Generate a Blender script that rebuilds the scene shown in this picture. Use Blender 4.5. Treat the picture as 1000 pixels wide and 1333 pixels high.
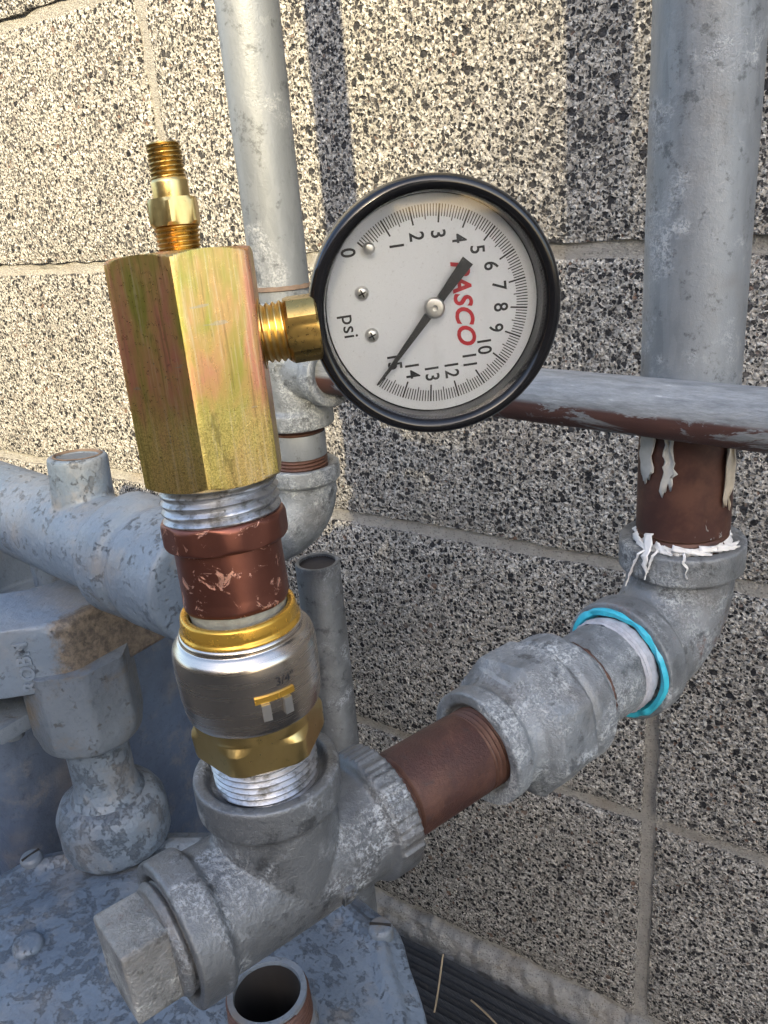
import bpy, bmesh, math, random
from mathutils import Vector, Matrix, noise

for o in list(bpy.data.objects):
    bpy.data.objects.remove(o, do_unlink=True)
S = bpy.context.scene
C = S.collection
ZS = 0.66                     # the paving below the wall is z = 0; wall-frame heights are offset by this
def V(x, y, z=0.0): return Vector((x, y, z))

# ------------------------------------------------------------------ camera
cam_d = bpy.data.cameras.new('camera'); cam = bpy.data.objects.new('camera', cam_d); C.objects.link(cam)
yaw, pitch, roll = 0.63064, 0.363906, -0.084353
fw = V(-math.sin(yaw)*math.cos(pitch), math.cos(yaw)*math.cos(pitch), -math.sin(pitch))
rt = V(math.cos(yaw), math.sin(yaw), 0); up = rt.cross(fw)
r2 = math.cos(roll)*rt + math.sin(roll)*up; u2 = -math.sin(roll)*rt + math.cos(roll)*up
M = Matrix((r2, u2, -fw)).transposed().to_4x4(); M.translation = V(.551903, -.495665, .040842+ZS)
cam.matrix_world = M
cam_d.sensor_fit = 'HORIZONTAL'; cam_d.sensor_width = 36.0; cam_d.lens = 1080.6/1000*36.0
cam_d.clip_start = 0.01; cam_d.clip_end = 200
S.camera = cam

# ------------------------------------------------------------------ sky, sun, exposure
SUN_EL = math.radians(25); SH = (.49, -.87)          # horizontal direction towards the sun
W = bpy.data.worlds.new('World'); S.world = W; W.use_nodes = True
wn = W.node_tree; bg = wn.nodes['Background']
sky = wn.nodes.new('ShaderNodeTexSky'); sky.sky_type = 'NISHITA'; sky.sun_disc = False; sky.dust_density = 2.4; sky.air_density = .9; sky.ozone_density = .8
sky.sun_elevation = SUN_EL; sky.sun_rotation = math.atan2(SH[0], SH[1])
wn.links.new(sky.outputs[0], bg.inputs[0]); bg.inputs[1].default_value = 0.15
sl = bpy.data.lights.new('sun', 'SUN'); sl.energy = 2.75; sl.angle = math.radians(0.9); sl.color = (1, .83, .52)
so = bpy.data.objects.new('sun', sl); C.objects.link(so)
sv = V(SH[0], SH[1]).normalized()*math.cos(SUN_EL) + V(0, 0, math.sin(SUN_EL))
so.rotation_euler = sv.to_track_quat('Z', 'Y').to_euler(); so.location = (1, -2, 3)
S.view_settings.view_transform = 'Standard'; S.view_settings.look = 'None'
S.view_settings.exposure = 1.9; S.view_settings.gamma = 1; S.view_settings.use_curve_mapping = False
S.render.resolution_x = 768; S.render.resolution_y = 1024

# ------------------------------------------------------------------ node helpers
class NT:
    def __init__(s, name):
        s.m = bpy.data.materials.new(name); s.m.use_nodes = True
        s.t = s.m.node_tree; s.b = s.t.nodes['Principled BSDF']; s.out = s.t.nodes['Material Output']
        s.co = s.t.nodes.new('ShaderNodeTexCoord').outputs['Object']
    def n(s, typ, **kw):
        x = s.t.nodes.new(typ)
        for k, v in kw.items(): setattr(x, k, v)
        return x
    def put(s, sock, v):
        if hasattr(v, 'is_linked') or isinstance(v, bpy.types.NodeSocket): s.t.links.new(v, sock)
        elif isinstance(v, (tuple, list)) and len(v) == 3 and sock.type == 'RGBA': sock.default_value = (*v, 1)
        else: sock.default_value = v
    def math(s, op, a, b=0.0, c=None, clamp=False):
        x = s.n('ShaderNodeMath', operation=op, use_clamp=clamp); s.put(x.inputs[0], a); s.put(x.inputs[1], b)
        if c is not None: s.put(x.inputs[2], c)
        return x.outputs[0]
    def mapping(s, co=None, scale=(1, 1, 1), loc=(0, 0, 0), rot=(0, 0, 0)):
        x = s.n('ShaderNodeMapping'); s.put(x.inputs[0], co or s.co); x.inputs['Scale'].default_value = scale
        x.inputs['Location'].default_value = loc; x.inputs['Rotation'].default_value = rot; return x.outputs[0]
    def noise(s, scale, detail=4, rough=.55, co=None, dist=0.0, color=False):
        x = s.n('ShaderNodeTexNoise'); s.put(x.inputs['Vector'], co or s.co); x.inputs['Scale'].default_value = scale
        x.inputs['Detail'].default_value = detail; x.inputs['Roughness'].default_value = rough; x.inputs['Distortion'].default_value = dist
        return x.outputs['Color' if color else 'Fac']
    def vor(s, scale, co=None, feature='F1', rnd=1.0):
        x = s.n('ShaderNodeTexVoronoi', feature=feature); s.put(x.inputs['Vector'], co or s.co); x.inputs['Scale'].default_value = scale
        x.inputs['Randomness'].default_value = rnd; return x
    def step(s, v, lo, hi, a=0.0, b=1.0):
        x = s.n('ShaderNodeMapRange', interpolation_type='SMOOTHSTEP'); s.put(x.inputs[0], v)
        for i, k in enumerate((lo, hi, a, b)): x.inputs[i+1].default_value = k
        return x.outputs[0]
    def mix(s, f, a, b, blend='MIX'):
        x = s.n('ShaderNodeMix', data_type='RGBA', blend_type=blend); s.put(x.inputs[0], f); s.put(x.inputs[6], a); s.put(x.inputs[7], b)
        return x.outputs[2]
    def ramp(s, v, pts, interp='LINEAR'):
        x = s.n('ShaderNodeValToRGB'); s.put(x.inputs[0], v); e = x.color_ramp.elements; x.color_ramp.interpolation = interp
        while len(e) < len(pts): e.new(.5)
        for k, (p, c) in enumerate(pts): e[k].position = p; e[k].color = (*c, 1)
        return x.outputs[0]
    def bump(s, h, dist, strength=1.0, normal=None):
        x = s.n('ShaderNodeBump'); s.put(x.inputs['Height'], h); x.inputs['Distance'].default_value = dist; x.inputs['Strength'].default_value = strength
        if normal is not None: s.put(x.inputs['Normal'], normal)
        return x.outputs[0]
    def sep(s, v, i):
        x = s.n('ShaderNodeSeparateXYZ'); s.put(x.inputs[0], v); return x.outputs[i]
    def fin(s, col=None, rough=None, metal=None, normal=None, **kw):
        B = s.b.inputs
        if col is not None: s.put(B['Base Color'], col)
        if rough is not None: s.put(B['Roughness'], rough)
        if metal is not None: s.put(B['Metallic'], metal)
        if normal is not None: s.put(B['Normal'], normal)
        for k, v in kw.items(): s.put(B[k.replace('_', ' ')], v)
        return s.m
MT = {}

def rnd_co(t, amount=7.0):
    oi = t.n('ShaderNodeObjectInfo'); a = t.n('ShaderNodeVectorMath', operation='ADD'); t.put(a.inputs[0], t.co)
    x = t.math('MULTIPLY', oi.outputs['Random'], amount); cb = t.n('ShaderNodeCombineXYZ'); t.put(cb.inputs[0], x); t.put(cb.inputs[1], x); t.put(cb.inputs[2], x)
    t.put(a.inputs[1], cb.outputs[0]); return a.outputs[0]

def m_block():
    t = NT('exposed_aggregate_block'); co = rnd_co(t)
    wv = t.noise(300, 2, .5, co, color=True)
    sub = t.n('ShaderNodeVectorMath', operation='SUBTRACT'); t.put(sub.inputs[0], wv); sub.inputs[1].default_value = (.5, .5, .5)
    sc = t.n('ShaderNodeVectorMath', operation='SCALE'); t.put(sc.inputs[0], sub.outputs[0]); sc.inputs['Scale'].default_value = .0036
    ad = t.n('ShaderNodeVectorMath', operation='ADD'); t.put(ad.inputs[0], co); t.put(ad.inputs[1], sc.outputs[0]); wc = ad.outputs[0]
    fine = t.noise(1500, 3, .7, co); patch = t.noise(11, 4, .55, co); mid = t.noise(70, 4, .6, co)
    lights = [(0, (.26, .245, .22)), (.3, (.42, .398, .355)), (.6, (.59, .562, .505)), (.85, (.74, .712, .65)), (1, (.84, .818, .765))]
    vA = t.vor(370, wc); vB = t.vor(760, wc)
    k = t.math('ADD', t.math('ADD', t.math('MULTIPLY', t.sep(vA.outputs['Color'], 0), .55), t.math('MULTIPLY', t.sep(vB.outputs['Color'], 0), .35)), t.step(patch, .3, .7, -.06, .14))
    col = t.ramp(k, lights)
    col = t.mix(t.math('MULTIPLY', t.step(vA.outputs['Distance'], .40, .62), .65), col, t.mix(fine, (.155, .147, .133), (.38, .36, .32)))      # paste between stones
    col = t.mix(t.math('MULTIPLY', t.math('SUBTRACT', fine, .38, clamp=True), .7), col, (.20, .185, .16))
    def blobs(scale, frac, lo, hi, ch=0):
        v = t.vor(scale, wc); return t.math('MULTIPLY', t.math('LESS_THAN', t.sep(v.outputs['Color'], ch), frac), t.step(v.outputs['Distance'], lo, hi, 1, 0)), t.sep(v.outputs['Color'], 1)
    dk = [(0, (.016, .016, .018)), (.5, (.036, .035, .036)), (.78, (.075, .072, .07)), (.92, (.15, .14, .13)), (.975, (.20, .125, .09)), (1, (.24, .20, .165))]
    g1, c1 = blobs(165, .12, .34, .46); g2, c2 = blobs(310, .38, .38, .52); g3, c3 = blobs(540, .44, .40, .56); g4, c4 = blobs(980, .36, .36, .58, 2)
    col = t.mix(t.math('MULTIPLY', g4, .75), col, (.05, .047, .044)); col = t.mix(t.math('MULTIPLY', g3, .92), col, t.ramp(c3, dk)); col = t.mix(g2, col, t.ramp(c2, dk)); col = t.mix(g1, col, t.ramp(c1, dk))
    h = t.math('ADD', t.math('MULTIPLY', fine, .25), t.math('MULTIPLY', t.math('SUBTRACT', .62, vA.outputs['Distance']), .9))
    dip = t.math('MAXIMUM', t.math('MAXIMUM', t.math('MULTIPLY', g1, .9), t.math('MULTIPLY', g2, 1.1)), t.math('MULTIPLY', g3, .8))
    return t.fin(col, t.math('ADD', .65, t.math('MULTIPLY', fine, .35)), 0, t.bump(t.math('SUBTRACT', h, dip), .0024, 1.0), Specular_IOR_Level=.3)
def m_mortar():
    t = NT('mortar'); n = t.noise(160, 6, .7); n2 = t.noise(22, 4)
    v = t.vor(420); sp = t.step(v.outputs['Distance'], .18, .34, 1, 0)
    col = t.mix(n, (.31, .295, .27), (.68, .655, .60)); col = t.mix(t.step(n2, .50, .75, 0, .5), col, (.40, .33, .25)); col = t.mix(t.math('MULTIPLY', sp, .5), col, (.16, .15, .14))
    return t.fin(col, .95, 0, t.bump(t.math('ADD', n, t.math('MULTIPLY', t.noise(700, 4, .75), .6)), .006, 1.0), Specular_IOR_Level=.2)
def m_galv(name, a, b, white, scale=1.0, stretch=(1, 1, .25), metal=.55, rough=.42, bump=.0002, rust=0.0, bloom=.5):
    """galvanised iron: soft grey clouds, granular oxide bloom in patches, scratches, a little rust"""
    t = NT(name); co = rnd_co(t, 3.0)
    st = t.mapping(co, stretch)
    n1 = t.noise(60*scale, 5, .6, st); gr = t.noise(1300*scale, 3, .75, co); n3 = t.noise(45*scale, 5, .65, co, .4); n4 = t.noise(420*scale, 5, .7, co)
    sp = t.sep(t.vor(380*scale, st).outputs['Color'], 0)
    col = t.mix(t.step(n1, .3, .7), a, b); col = t.mix(t.math('MULTIPLY', sp, .45), col, b)
    zone = t.step(n3, .62-.22*bloom, .80-.22*bloom)
    wm = t.math('MULTIPLY', zone, t.step(t.math('ADD', t.math('MULTIPLY', gr, .6), t.math('MULTIPLY', n4, .4)), .44, .58))
    col = t.mix(t.math('MULTIPLY', wm, .8), col, white)
    dk = t.math('MULTIPLY', t.step(t.noise(130*scale, 6, .75, co), .54, .66), .7); col = t.mix(dk, col, tuple(x*.4 for x in a))
    col = t.mix(t.math('MULTIPLY', t.step(t.noise(28*scale, 4, .6, co), .55, .75), .35), col, (.16, .13, .10))
    sc = t.step(t.noise(260*scale, 3, .6, t.mapping(co, (1.0, .08, .5), rot=(.4, .7, .3))), .70, .72); col = t.mix(t.math('MULTIPLY', sc, .22), col, white)
    met = t.math('MULTIPLY', t.math('SUBTRACT', 1, wm), metal)
    if rust > 0:
        rm = t.math('MULTIPLY', t.step(t.noise(38*scale, 6, .75, co), .64-.2*rust, .70), .9); col = t.mix(rm, col, t.mix(gr, (.07, .03, .022), (.20, .085, .05)))
        met = t.math('MULTIPLY', met, t.math('SUBTRACT', 1, rm))
    rg = t.math('ADD', t.math('ADD', t.math('MULTIPLY', gr, .25), rough-.1), t.math('MULTIPLY', wm, .25))
    h = t.math('ADD', t.math('MULTIPLY', gr, .35), t.math('ADD', t.math('MULTIPLY', wm, .3), t.math('MULTIPLY', n4, .5)))
    return t.fin(col, rg, met, t.bump(h, bump*2, .7))
def m_paint(name, col_a, col_b, chip, chip_amt=.5, dust=(.30, .26, .21), dust_amt=.35):
    t = NT(name); co = rnd_co(t, 3.0)
    n1 = t.noise(30, 4, .6, co); n2 = t.noise(120, 8, .80, co, .2); n3 = t.noise(600, 3, .6, co)
    col = t.mix(t.step(n1, .3, .7), col_a, col_b)
    cm = t.step(n2, .70-.18*chip_amt, .735-.18*chip_amt); col = t.mix(t.math('MULTIPLY', cm, .75), col, chip)
    col = t.mix(t.math('MULTIPLY', t.step(t.noise(45, 5, .7, co), .52, .72), dust_amt), col, dust)
    col = t.mix(t.step(t.noise(260, 6, .75, co), .54, .66, 0, .55), col, tuple(x*.62 for x in col_a))
    col = t.mix(t.step(t.noise(18, 4, .6, co), .50, .72, 0, dust_amt), col, dust)
    h = t.math('ADD', t.math('MULTIPLY', cm, -.6), t.math('MULTIPLY', n3, .15)); h = t.math('ADD', h, t.math('MULTIPLY', t.noise(110, 4, .6, co), 1.6))
    return t.fin(col, t.math('ADD', t.math('MULTIPLY', n3, .2), .36), 0.0, t.bump(h, .0009, .8), Specular_IOR_Level=.45)
def m_brown(flake=0.0):
    t = NT('brown_oxide_pipe' + ('_flaking' if flake else '')); co = rnd_co(t, 2.0)
    n = t.noise(120, 6, .65, co); n2 = t.noise(45, 5, .7, co)
    col = t.mix(n, (.028, .013, .011), (.09, .036, .028)); col = t.mix(t.step(n2, .45, .65, 0, .7), col, (.125, .058, .038))
    if flake:
        fl = t.step(t.noise(55, 5, .65, t.mapping(co, (1, 1, .45)), .8), .66, .68); col = t.mix(fl, col, (.48, .49, .48))
        nm = t.bump(t.math('ADD', fl, t.math('MULTIPLY', n, .25)), .0006, .9)
    else:
        gr = t.noise(1100, 3, .8, co); col = t.mix(t.step(gr, .55, .75, 0, .5), col, (.14, .065, .045)); col = t.mix(t.step(t.noise(210, 5, .75, co), .58, .66, 0, .6), col, (.045, .03, .028)); nm = t.bump(t.math('ADD', n, gr), .0005, .8)
    return t.fin(col, t.math('ADD', t.math('MULTIPLY', n, .35), .36), .05, nm)
def m_copper():
    t = NT('tarnished_copper'); n = t.noise(70, 5, .6); n2 = t.noise(210, 5, .75, None, .8); n3 = t.noise(900, 2)
    col = t.mix(n, (.14, .054, .040), (.28, .11, .077)); ch = t.step(n2, .575, .64); col = t.mix(ch, col, (.92, .50, .36))
    col = t.mix(t.step(t.noise(160, 5, .7), .60, .75, 0, .7), col, (.13, .09, .075))
    return t.fin(col, t.math('ADD', t.math('MULTIPLY', n3, .15), .30), .85, t.bump(t.math('ADD', t.math('MULTIPLY', n2, .3), t.math('MULTIPLY', ch, -.5)), .00025, .5))
def m_brass(name='brass', a=(.66, .46, .16), b=(.86, .66, .30), rough=.28):
    t = NT(name); n = t.noise(150, 5, .6); n2 = t.noise(900, 2)
    col = t.mix(n, a, b); col = t.mix(t.step(t.noise(330, 4, .7), .6, .72, 0, .45), col, (.25, .16, .05))
    return t.fin(col, t.math('ADD', t.math('MULTIPLY', n2, .2), rough-.06), 1.0, t.bump(n2, .00003, .5))
def m_zinc():
    t = NT('yellow_zinc_plate')
    n = t.noise(1100, 4, .75, t.mapping(None, (1, 1, .035))); big = t.noise(75, 4, .6, t.mapping(None, (1, 1, .30), (.02, .013, .04)), .5); tint = t.noise(26, 2, .5, t.mapping(None, (1, 1, .5), (.3, .1, .2)))
    sp = t.noise(2600, 3, .85); sp2 = t.noise(900, 4, .7)
    k = t.math('ADD', t.math('MULTIPLY', big, .62), t.math('MULTIPLY', tint, .40))
    col = t.ramp(k, [(.30, (.26, .29, .05)), (.43, (.46, .40, .09)), (.475, (.70, .42, .16)), (.53, (.74, .31, .20)), (.58, (.70, .38, .16)), (.66, (.44, .40, .08))])
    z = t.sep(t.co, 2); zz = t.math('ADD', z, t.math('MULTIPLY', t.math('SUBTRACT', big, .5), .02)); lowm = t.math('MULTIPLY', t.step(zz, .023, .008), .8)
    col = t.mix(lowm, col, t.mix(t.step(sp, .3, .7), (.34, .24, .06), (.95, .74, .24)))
    col = t.mix(t.math('MULTIPLY', t.step(n, .52, .66), .40), col, (.88, .72, .46)); col = t.mix(t.math('MULTIPLY', t.step(n, .46, .34), .45), col, (.22, .15, .055))
    col = t.mix(t.step(t.noise(190, 5, .75, t.mapping(None, (1, 1, .35))), .58, .68, 0, .6), col, (.20, .155, .05))
    sc = t.step(t.noise(170, 2, .5, t.mapping(None, (.5, .5, 3.0), rot=(.2, .1, .4))), .71, .73); col = t.mix(t.math('MULTIPLY', sc, .5), col, (.50, .44, .34))
    h = t.math('ADD', t.math('MULTIPLY', n, 1.0), t.math('MULTIPLY', sp, t.step(zz, .020, .011, .3, 1.6)))
    return t.fin(col, t.math('ADD', t.math('MULTIPLY', sp2, .30), .16), .95, t.bump(h, .00007, .7))
def m_steel(name, col=(.62, .60, .57), rough=.25, brush=True):
    t = NT(name); n = t.noise(700, 4, .7, t.mapping(None, (.04, .04, 1)) if brush else None); n2 = t.noise(60, 4)
    c = t.mix(n2, tuple(x*.85 for x in col), col)
    return t.fin(c, t.math('ADD', t.math('MULTIPLY', n, .2), rough-.08), 1.0, t.bump(n, .00008, .6))
def m_plain(name, col, rough=.5, metal=0.0, var=.12, scale=200, bump=.0001, **kw):
    t = NT(name); n = t.noise(scale, 5, .6); c = t.mix(n, tuple(x*(1-var) for x in col), tuple(min(1, x*(1+var)) for x in col))
    return t.fin(c, t.math('ADD', t.math('MULTIPLY', n, .16), rough-.08), metal, t.bump(n, bump, .6), **kw)
def m_lens():
    t = NT('gauge_lens'); tr = t.n('ShaderNodeBsdfTransparent'); gl = t.n('ShaderNodeBsdfGlossy'); gl.inputs['Roughness'].default_value = .04
    gl.inputs['Color'].default_value = (1, 1, 1, 1); tr.inputs['Color'].default_value = (.965, .97, .97, 1)
    fr = t.n('ShaderNodeFresnel'); fr.inputs['IOR'].default_value = 1.48; mx = t.n('ShaderNodeMixShader')
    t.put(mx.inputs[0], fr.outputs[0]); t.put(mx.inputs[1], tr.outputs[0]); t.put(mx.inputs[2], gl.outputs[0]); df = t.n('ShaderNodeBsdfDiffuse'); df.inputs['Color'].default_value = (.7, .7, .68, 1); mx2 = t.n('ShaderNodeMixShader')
    glare_dust = t.math('ADD', t.math('MULTIPLY', t.step(t.noise(1500, 3, .7), .60, .78), .22), t.step(t.noise(120, 4, .6, t.mapping(None, (1, .25, 1), rot=(0, 0, .6))), .50, .85, .006, .10))  # pale dust specks and streaks, painted on in place of lens glare
    t.put(mx2.inputs[0], glare_dust); t.put(mx2.inputs[1], mx.outputs[0]); t.put(mx2.inputs[2], df.outputs[0]); t.put(t.out.inputs[0], mx2.outputs[0]); return t.m
def m_hpipe():
    t = NT('weathered_galvanized_pipe'); co = t.co
    st = t.mapping(co, (1, 1, .16)); n1 = t.noise(430, 8, .82, st); n2 = t.noise(90, 6, .72, t.mapping(co, (1, 1, .35)), .6)
    col = t.mix(t.step(n1, .3, .7), (.17, .18, .185), (.36, .375, .38)); col = t.mix(t.step(n1, .60, .72), col, (.74, .76, .76))
    rust = t.step(n2, .46, .50); ang = t.sep(co, 0)                       # worn bare along the underside
    rm = t.math('MULTIPLY', rust, t.step(ang, -.001, .001)); rm = t.math('MAXIMUM', rm, t.math('MULTIPLY', t.step(n2, .42, .48), t.step(ang, .0035, .0065)))
    col = t.mix(rm, col, t.mix(n1, (.05, .023, .019), (.135, .06, .045)))
    return t.fin(col, t.math('ADD', t.math('MULTIPLY', n1, .3), .42), t.math('MULTIPLY', t.math('SUBTRACT', 1, rm), .2), t.bump(n1, .0004, .7))
def m_fabric():
    t = NT('black_landscape_fabric'); n = t.noise(300, 5, .7); w = t.n('ShaderNodeTexWave'); w.inputs['Scale'].default_value = 260; w.inputs['Distortion'].default_value = 3; t.put(w.inputs['Vector'], t.co)
    col = t.mix(n, (.010, .011, .013), (.05, .053, .06)); col = t.mix(t.step(t.noise(60, 5, .7), .6, .75, 0, .5), col, (.10, .085, .065))
    return t.fin(col, .75, 0, t.bump(t.math('ADD', n, w.outputs['Fac']), .0008, .8))
def m_soil():
    t = NT('dry_soil'); n = t.noise(40, 8, .7); col = t.mix(n, (.055, .045, .035), (.14, .115, .09)); return t.fin(col, .95, 0, t.bump(n, .01, .8))
def m_wood():
    t = NT('shade_fence_board'); n = t.noise(30, 6, .65, t.mapping(None, (1, 1, .06))); return t.fin(t.mix(n, (.07, .045, .03), (.16, .11, .075)), .8, 0, t.bump(n, .003, .6))

MT['block'] = m_block(); MT['mortar'] = m_mortar()
MT['galv'] = m_galv('galvanized_pipe_blue_grey', (.185, .203, .22), (.27, .292, .312), (.44, .46, .475), .8, metal=.35, rough=.48, bloom=.45)
MT['galv2'] = m_galv('galvanized_pipe_mottled', (.18, .20, .217), (.30, .325, .345), (.48, .505, .52), 1.0, metal=.4, rough=.46, bloom=.6)
MT['cast'] = m_galv('galvanized_cast_iron', (.105, .112, .12), (.185, .197, .207), (.50, .535, .56), .8, (1, 1, 1), .5, .42, .0005, bloom=.62)
MT['cast_white'] = m_galv('oxidised_cast_iron', (.155, .172, .185), (.29, .315, .335), (.58, .615, .63), .9, (1, 1, 1), .4, .42, .0006, bloom=.95)
MT['cast_rust'] = m_galv('oxidised_cast_iron_rusty', (.135, .148, .158), (.26, .28, .297), (.55, .585, .60), .9, (1, 1, 1), .4, .42, .0006, rust=.3, bloom=.8)
MT['plug'] = m_galv('worn_plug_iron', (.13, .132, .127), (.30, .30, .29), (.50, .51, .485), 1.0, (1, 1, 1), .35, .45, .0009, rust=.25, bloom=.8)
def m_thread():
    t = NT('grimy_bright_thread'); n = t.noise(260, 5, .7); n2 = t.noise(800, 4, .7)
    col = t.mix(t.step(n, .45, .68), (.46, .47, .49), (.20, .195, .18)); col = t.mix(t.step(n2, .6, .72, 0, .7), col, (.06, .055, .05))
    return t.fin(col, t.math('ADD', t.math('MULTIPLY', n2, .3), .22), .85, t.bump(n2, .0002, .6))
MT['thread'] = m_thread()
MT['rust_thread'] = m_plain('rusty_thread', (.10, .05, .036), .5, .3, .5, 500, .0002)
MT['rust_dark'] = m_plain('dark_rust', (.045, .038, .036), .7, .2, .5, 200, .0005); MT['brown'] = m_brown(); MT['brown_flake'] = m_brown(1)
MT['copper'] = m_copper(); MT['brass'] = m_brass(); MT['brass_dark'] = m_brass('aged_brass', (.42, .27, .08), (.62, .43, .15), .26); MT['zinc'] = m_zinc()
MT['stainless'] = m_steel('brushed_stainless', (.72, .64, .55), .24)
MT['solder'] = m_plain('dull_solder', (.34, .35, .31), .5, .4, .6, 350, .0006)
MT['gold_ring'] = m_plain('gold_plastic_ring', (.66, .38, .06), .26, .7, .12, 300)
MT['black'] = m_plain('black_enamel', (.009, .009, .010), .15, 0, .2, 300, .00004)
MT['dial'] = m_plain('white_dial_face', (.73, .755, .80), .5, 0, .03, 60, .00001)
MT['ink'] = m_plain('black_print', (.014, .014, .016), .6, 0, .1)
MT['red_ink'] = m_plain('red_print', (.50, .012, .022), .6, 0, .1)
MT['needle'] = m_plain('needle_black', (.016, .015, .014), .5, 0, .2)
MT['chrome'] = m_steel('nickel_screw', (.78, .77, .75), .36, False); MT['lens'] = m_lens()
MT['meter'] = m_paint('grey_blue_gas_paint', (.115, .150, .195), (.165, .208, .258), (.062, .08, .105), 1.0)
MT['pipe_paint'] = m_paint('grey_blue_pipe_paint', (.145, .185, .235), (.195, .242, .298), (.085, .10, .12), .75, dust_amt=.45)
MT['dirty_paint'] = m_paint('dirt_stained_paint', (.115, .14, .17), (.15, .178, .21), (.12, .11, .095), .6, (.15, .125, .095), .95)
MT['dark_paint'] = m_paint('dark_blue_paint', (.075, .10, .15), (.10, .135, .20), (.16, .20, .26), .35)
def m_casting():
    m = m_paint('stained_casting_paint', (.145, .185, .235), (.195, .242, .298), (.085, .10, .12), .5, dust_amt=.35); t = NT.__new__(NT); t.m = m; t.t = m.node_tree; t.b = t.t.nodes['Principled BSDF']
    t.co = t.n('ShaderNodeTexCoord').outputs['Object']
    src = t.b.inputs['Base Color'].links[0].from_socket
    n = t.noise(60, 6, .75); k = t.math('ADD', t.sep(t.co, 0), t.math('MULTIPLY', t.math('SUBTRACT', n, .5), .02)); dirt = t.step(k, .0700, .0745)
    n2 = t.noise(300, 5, .75); brown = t.mix(t.step(n2, .35, .65), (.075, .06, .045), (.20, .16, .115))
    col = t.mix(t.math('MULTIPLY', dirt, .92), src, brown)
    k2 = t.math('ADD', t.sep(t.co, 2), t.math('MULTIPLY', t.math('SUBTRACT', n, .5), .03)); low = t.math('MULTIPLY', t.step(k2, .098, .092), .7); col = t.mix(low, col, (.20, .125, .06))
    t.put(t.b.inputs['Base Color'], col); return m
MT['casting'] = m_casting()
MT['bore'] = m_plain('dark_bore', (.02, .017, .015), .8)
MT['hpipe'] = m_hpipe(); MT['fabric'] = m_fabric(); MT['soil'] = m_soil(); MT['wood'] = m_wood()
MT['tape'] = m_plain('white_thread_tape', (.78, .78, .77), .5, 0, .08, 300, .0004); MT['teal'] = m_plain('blue_pipe_sealant', (.05, .47, .62), .35, 0, .2, 300, .0004)
MT['tape_grey'] = m_plain('grey_thread_tape', (.40, .41, .45), .45, 0, .45, 420, .0006)
MT['straw'] = m_plain('dry_straw', (.40, .31, .19), .7); MT['flake'] = m_plain('paint_flake', (.56, .50, .40), .7, 0, .3, 300, .0004); MT['flake_grey'] = m_plain('grey_paint_flake', (.46, .47, .46), .6, 0, .25, 300, .0003)
MT['stucco'] = m_plain('shade_house_render', (.42, .39, .34), .9, 0, .15, 20, .003); MT['oldpaint'] = m_plain('orange_dope', (.15, .105, .075), .75, 0, .5, 300, .0003)

# ------------------------------------------------------------------ object helpers
def frame(o, z, x=None):
    z = Vector(z).normalized(); x = Vector(x) if x is not None else (V(1, 0, 0) if abs(z.x) < .9 else V(0, 1, 0))
    x = (x - z*x.dot(z)).normalized(); y = z.cross(x); m = Matrix((x, y, z)).transposed().to_4x4(); m.translation = Vector(o) + V(0, 0, ZS); return m
def thing(name, label, cat, mat=None, group=None):
    o = bpy.data.objects.new(name, None); o.empty_display_size = .01; C.objects.link(o)
    if mat is not None: o.matrix_world = mat
    o['label'] = label; o['category'] = cat
    if group: o['group'] = group
    return o
def tag(o, label, cat, group=None):
    o['label'] = label; o['category'] = cat
    if group: o['group'] = group
    return o
def obj(name, bm, mat, parent=None, smooth=40, m=None):
    me = bpy.data.meshes.new(name)
    if isinstance(bm, bpy.types.Mesh): me = bm
    else:
        bmesh.ops.recalc_face_normals(bm, faces=bm.faces); bm.to_mesh(me); bm.free()
    me.materials.clear(); me.materials.append(MT[mat])
    if smooth is not None:
        for p in me.polygons: p.use_smooth = True
        me.set_sharp_from_angle(angle=math.radians(smooth))
    o = bpy.data.objects.new(name, me); C.objects.link(o)
    if parent is not None: o.parent = parent
    if m is not None: o.matrix_world = m
    return o
def lathe(prof, seg=64, bm=None, mx=None, rf=None, closed=False):
    """prof: (r, z) list; rf(r, theta, z) may reshape the radius"""
    bm = bm or bmesh.new(); rows = []
    for r, z in prof:
        if r < 1e-7: rows.append([bm.verts.new((0, 0, z))]); continue
        row = []
        for k in range(seg):
            a = 2*math.pi*k/seg; rr = rf(r, a, z) if rf else r; row.append(bm.verts.new((rr*math.cos(a), rr*math.sin(a), z)))
        rows.append(row)
    pairs = list(zip(rows, rows[1:])) + ([(rows[-1], rows[0])] if closed else [])
    for A, B in pairs:
        for k in range(seg):
            j = (k+1) % seg
            if len(A) == 1 and len(B) == 1: break
            if len(A) == 1: bm.faces.new((A[0], B[k], B[j]))
            elif len(B) == 1: bm.faces.new((A[k], A[j], B[0]))
            else: bm.faces.new((A[k], A[j], B[j], B[k]))
    if mx is not None:
        vs = [v for row in rows for v in row]; bmesh.ops.transform(bm, matrix=mx, verts=vs)
    return bm
def poly_rf(n, apothem, off=0.0, cr=.93):
    """radius limited to a regular n-gon; corners cut by cr * circumradius"""
    def f(r, a, z):
        b = ((a-off) % (2*math.pi/n)) - math.pi/n
        return min(r, apothem/math.cos(b), cr*apothem/math.cos(math.pi/n) if cr else 1e9)
    return f
def mm(prof): return [(r*.001, z*.001) for r, z in prof]
def thread(r0, r1, z0, z1, pitch=1.81, d=.75):
    """sawtooth profile in mm"""
    p = []; z = z0; n = max(1, int(round((z1-z0)/pitch))); h = (z1-z0)/n
    for k in range(n):
        R = r0+(r1-r0)*(k+.5)/n
        p += [(R-d, z+h*k), (R-.15, z+h*(k+.36)), (R, z+h*(k+.5)), (R-.15, z+h*(k+.64))]
    p.append((r1-d, z1)); return p
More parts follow.
